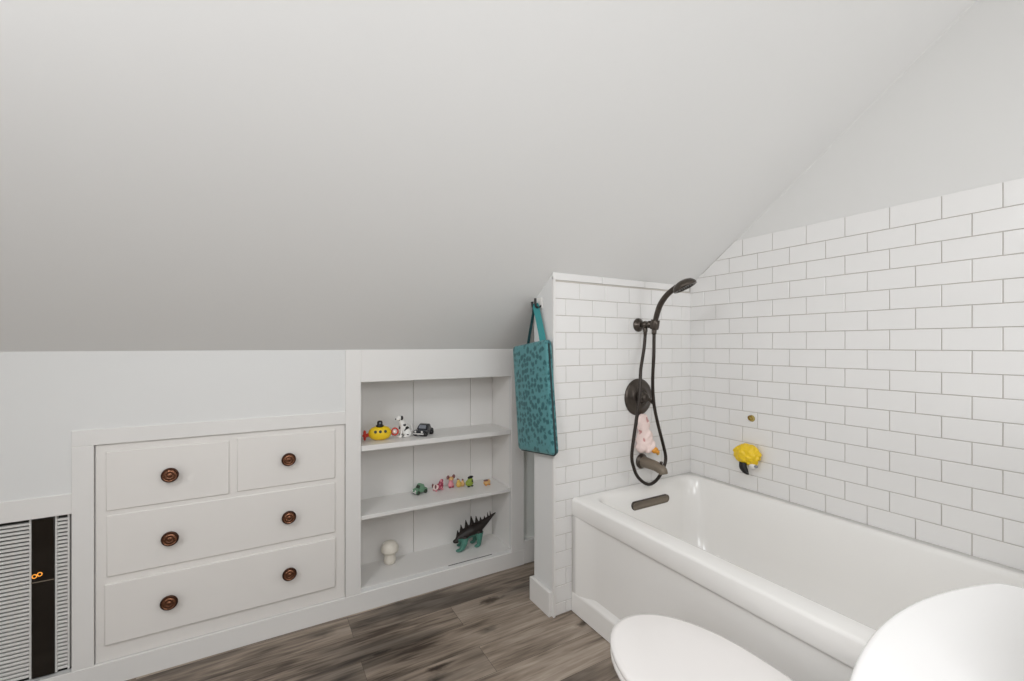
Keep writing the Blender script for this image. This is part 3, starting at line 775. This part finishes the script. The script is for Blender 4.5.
def car(name, label, loc, rot, body, dark, L, Wd, Hh, group=None, win=M['grey_toy']):
    t = thing(name, label, 'toy car', loc, rot, group)
    mb = MB(); h = Hh
    side = [(-.5, .20), (-.49, .42), (-.40, .52), (-.14, .56), (-.04, .90), (.06, .97), (.22, .95), (.33, .60), (.46, .52), (.50, .38), (.49, .20)]
    lp = []
    for f, sc_ in ((-.5, .90), (-.42, 1.0), (.42, 1.0), (.5, .90)):
        lp.append([(x*L*(.97 if sc_ < 1 else 1), f*Wd*(1 if z < .6 else .84), h*(.2+(z-.2)*sc_)) for x, z in side])
    mb.loft(lp, body, cap0=True, cap1=True, smooth=False); mb.build('body', t, world=False)
    mb = MB()
    mb.poly([(L*-.147, -Wd*.33, h*.59), (L*-.147, Wd*.33, h*.59), (L*-.055, Wd*.29, h*.87), (L*-.055, -Wd*.29, h*.87)], win, (-.0018, 0, .001)); mb.build('windscreen', t, world=False)
    mb = MB(); mb.box(-.53*L, -.485*L, -Wd*.46, Wd*.46, h*.20, h*.30, M['louvre'], .0015, 2); mb.build('bumper', t, world=False)
    for y in (-.3, .3):
        mb = MB(); mb.ball((-.488*L, y*Wd, h*.42), (.004, .006, .006), M['louvre'], None, 10); mb.build('headlight', t, world=False)
    for x in (-.31, .31):
        for y in (-1, 1):
            mb = MB(); r = h*.21
            mb.lathe([(0, 0), (r*.5, 0), (r*.55, .003), (r*.9, .003), (r, .001), (r, -.012), (0, -.012)], dark, frame((0, y, 0), (x*L, y*(Wd*.5+.002), r)), 18); mb.build('wheel', t, world=False)
    return t
car('toy_car', 'black rounded vintage toy car on the top shelf', (.760, 2.292, S1), math.radians(42), M['charcoal'], M['black'], .106, .066, .062)
car('toy_car', 'small green toy car on the middle shelf', (.762, 2.368, S2), math.radians(20), M['green'], M['dark_green'], .078, .046, .052, win=M['dark_green'])

# ------------------------------------------------------------------ toys, middle shelf (z .455)
G = 'tiny animal toys on the middle shelf'
t = thing('toy_animal', 'pink and maroon crouching toy animal right of the green car', 'toy animal', (.868, 2.360, S2), math.radians(15), G)
blobs('body', t, [((.010, 0, .020), (.026, .017, .019)), ((.020, 0, .035), (.015, .014, .016)), ((.024, .0, .050), (.011, .010, .010))], M['maroon'], lambda c, n: M['pink'] if noise.noise(c*80) > .2 else None)
blobs('head', t, [((-.020, -.006, .024), (.017, .015, .016))], M['pale_pink'], vox=.003)
def dots(name, t, spots, r, m):
    for p in spots:
        mb = MB(); mb.ball(p, r, m, None, 10); mb.build(name, t, world=False)
dots('ear', t, [(-.028, y, .030) for y in (-.016, .012)], (.006, .005, .012), M['rosebrown'])
dots('paw', t, [(x, y, .005) for x in (-.020, .022) for y in (-.011, .011)], (.007, .006, .005), M['pink'])
t = thing('toy_animal', 'standing pink toy animal with two dark brown round ears', 'toy animal', (.950, 2.372, S2), math.radians(5), G)
blobs('body', t, [((0, 0, .017), (.018, .014, .017)), ((0, 0, .030), (.013, .011, .012))], M['pink'])
blobs('head', t, [((0, -.003, .050), (.016, .014, .014))], M['tan'], lambda c, n: M['pink'] if c.z < .046 else None)
for x in (-.018, .018):
    m_ = MB(); m_.ball((x, .0, .061), (.010, .006, .012), M['rosebrown'], None, 12); m_.build('ear', t, world=False)
dots('foot', t, [(x, -.006, .005) for x in (-.009, .009)], (.008, .010, .005), M['maroon'])
t = thing('toy_animal', 'golden yellow toy animal with two humps on the middle shelf', 'toy animal', (1.000, 2.352, S2), math.radians(5), G)
blobs('body', t, [((-.009, 0, .018), (.017, .014, .018)), ((-.012, 0, .038), (.010, .010, .010)), ((.015, 0, .014), (.014, .012, .014)), ((.016, 0, .030), (.008, .008, .009))], M['gold'], lambda c, n: M['tan'] if c.x > .004 else None)
dots('head_tuft', t, [(-.015, 0, .047), (.016, 0, .039)], .006, M['rosebrown'])
t = thing('toy_animal', 'lime green round toy animal with a dark crest on its back', 'toy animal', (1.052, 2.338, S2), math.radians(5), G)
blobs('body', t, [((0, 0, .020), (.025, .020, .020)), ((.006, 0, .034), (.018, .014, .014))], M['lime'])
m_ = MB(); m_.ball((.013, .002, .050), (.019, .009, .008), M['black'], Matrix.Rotation(math.radians(-6), 4, 'Y'), 12); m_.build('crest', t, world=False)
m_ = MB(); m_.ball((.010, -.017, .033), (.005, .004, .006), M['black'], None, 10); m_.build('eye', t, world=False)
dots('foot', t, [(x, -.012, .004) for x in (-.012, .012)], (.008, .007, .004), M['dark_green'])
t = thing('toy_animal', 'tiny low tan toy animal alone at the right end of middle shelf', 'toy animal', (1.152, 2.312, S2), math.radians(5), G)
blobs('body', t, [((0, 0, .013), (.023, .016, .013)), ((.010, 0, .019), (.014, .013, .012))], M['tan'])
m_ = MB(); m_.ball((-.004, 0, .027), (.019, .010, .0045), M['rosebrown'], None, 12); m_.build('shell_top', t, world=False)
dots('foot', t, [(x, -.012, .004) for x in (-.012, .012)], (.006, .005, .004), M['orange'])

# ------------------------------------------------------------------ toys, bottom of the niche (z .108)
t = thing('toy_mushroom', 'plain white toy mushroom at the bottom left of the shelves', 'toy mushroom', (.598, 2.366, S3), 0)
m_ = MB(); m_.lathe([(0, 0), (.022, 0), (.028, .004), (.031, .016), (.030, .030), (.027, .046), (.027, .064), (0, .064)], M['mush'], None, 32); m_.build('stem', t, world=False)
m_ = MB(); m_.lathe([(0, .062), (.036, .061), (.0425, .062), (.0455, .066), (.0465, .074), (.045, .086), (.039, .101), (.028, .112), (.014, .118), (0, .119)], M['mush'], None, 36); m_.build('cap', t, world=False)

t = thing('toy_dinosaur', 'dark spiny-backed toy dinosaur with teal legs on the bottom shelf', 'toy dinosaur', (1.062, 2.328, S3), math.radians(0))
mb = MB()
mb.tube([(-.100, -.010, .058), (-.078, -.006, .070), (-.045, 0, .078), (0, 0, .090), (.045, 0, .104), (.090, 0, .126), (.125, 0, .147), (.158, 0, .166)],
        [.010, .020, .031, .036, .030, .019, .010, .003], M['dark_toy'], 14, 2)
mb.ball((-.098, -.011, .055), (.024, .014, .013), M['dark_toy'])
for y, x0, f in ((-.024, -.050, -.026), (.022, -.042, -.002)):
    mb.tube([(x0, y*.8, .068), (x0-.010, y*1.3, .040), (x0+f, y*1.4, .012)], [.023, .018, .014], M['teal_toy'], 12, 2); mb.ball((x0+f-.014, y*1.4, .009), (.024, .014, .009), M['teal_toy'])
for y in (-.024, .024):
    mb.tube([(.040, y*.9, .085), (.036, y*1.2, .050), (.032, y*1.25, .012)], [.024, .017, .012], M['teal_toy'], 12, 2); mb.ball((.022, y*1.25, .008), (.020, .012, .008), M['teal_toy'])
mb.fuse(.0035, 2); mb.mats = [M['dark_toy']]
mb.paint(lambda c, n: M['teal_toy'] if (c.z < .076+.16*max(c.x, -.05) and c.z < .088 and (c.x > -.092 or c.z < .04)) else None)
mb.build('body', t, world=False)
for x, z, hgt, w in ((-.085, .084, .022, .010), (-.062, .098, .038, .012), (-.030, .108, .050, .014), (.004, .121, .054, .015), (.034, .128, .040, .012), (.060, .133, .022, .010), (.085, .141, .016, .008), (.107, .150, .024, .006), (.124, .156, .024, .005)):
    mb = MB()
    b = bmesh.new(); bmesh.ops.create_cone(b, segments=8, radius1=1, radius2=.08, depth=1, cap_ends=True)
    mb._merge(b, M['dark_toy'], Matrix.Translation((x, 0, z-.008)) @ Matrix.Rotation(math.radians(-8), 4, 'Y') @ Matrix.Diagonal((w*1.45, .008, hgt+.016, 1)) @ Matrix.Translation((0, 0, .4)), False)
    mb.build('back_spine', t, world=False)

# ------------------------------------------------------------------ light
def area(name, loc, target, sx, sy, power, col=(.965, .980, 1.0)):
    l = bpy.data.lights.new(name, 'AREA'); l.shape = 'RECTANGLE'; l.size = sx; l.size_y = sy; l.energy = power; l.color = col
    o = bpy.data.objects.new(name, l); COL.objects.link(o); o.location = loc
    o.rotation_euler = (Vector(target)-Vector(loc)).to_track_quat('-Z', 'Y').to_euler(); return o
area('left_fill', (-1.64, .2, 1.2), (1.5, .3, 1.1), 1.4, 1.2, 8)  # added fill from the left for the apron and long wall
area('back_right_fill', (1.3, -1.66, 1.35), (1.3, 1.5, 1.35), 1.2, 1.3, 17)  # added fill from behind, evens the right wall and ceiling corner
area('upper_left_fill', (-.9, .5, 2.25), (1.6, .9, .5), .6, .4, 15.5)  # added high fill in the left of the room, strength fitted to surface tones
area('near_camera_light', (.0, -.25, 1.75), (1.0, .9, .9), .5, .35, 8.2)  # unseen flash-like light beside the camera, lifts tones and tile glints
area('ceiling_lamp', (.6, -.6, 2.62), (.6, -.59, 0), 1.2, .8, 10)
w = bpy.data.worlds.new('world'); scn.world = w; w.use_nodes = True
w.node_tree.nodes['Background'].inputs['Color'].default_value = (.9, .93, 1, 1)
w.node_tree.nodes['Background'].inputs['Strength'].default_value = .1

# ------------------------------------------------------------------ camera
cam = bpy.data.cameras.new('camera'); cam.sensor_width = 36; cam.lens = 437/1024*36; cam.clip_start = .02
cam.shift_y = 4.5/1024
co = bpy.data.objects.new('camera', cam); COL.objects.link(co); co.location = (0, 0, 1.28)
co.rotation_euler = (PI/2, 0, -math.atan2(.497, .868))
scn.camera = co
scn.view_settings.view_transform = 'Standard'; scn.view_settings.look = 'None'
scn.view_settings.gamma = 1; scn.view_settings.use_curve_mapping = False
scn.view_settings.exposure = .02
scn.cycles.max_bounces = 12; scn.cycles.diffuse_bounces = 8
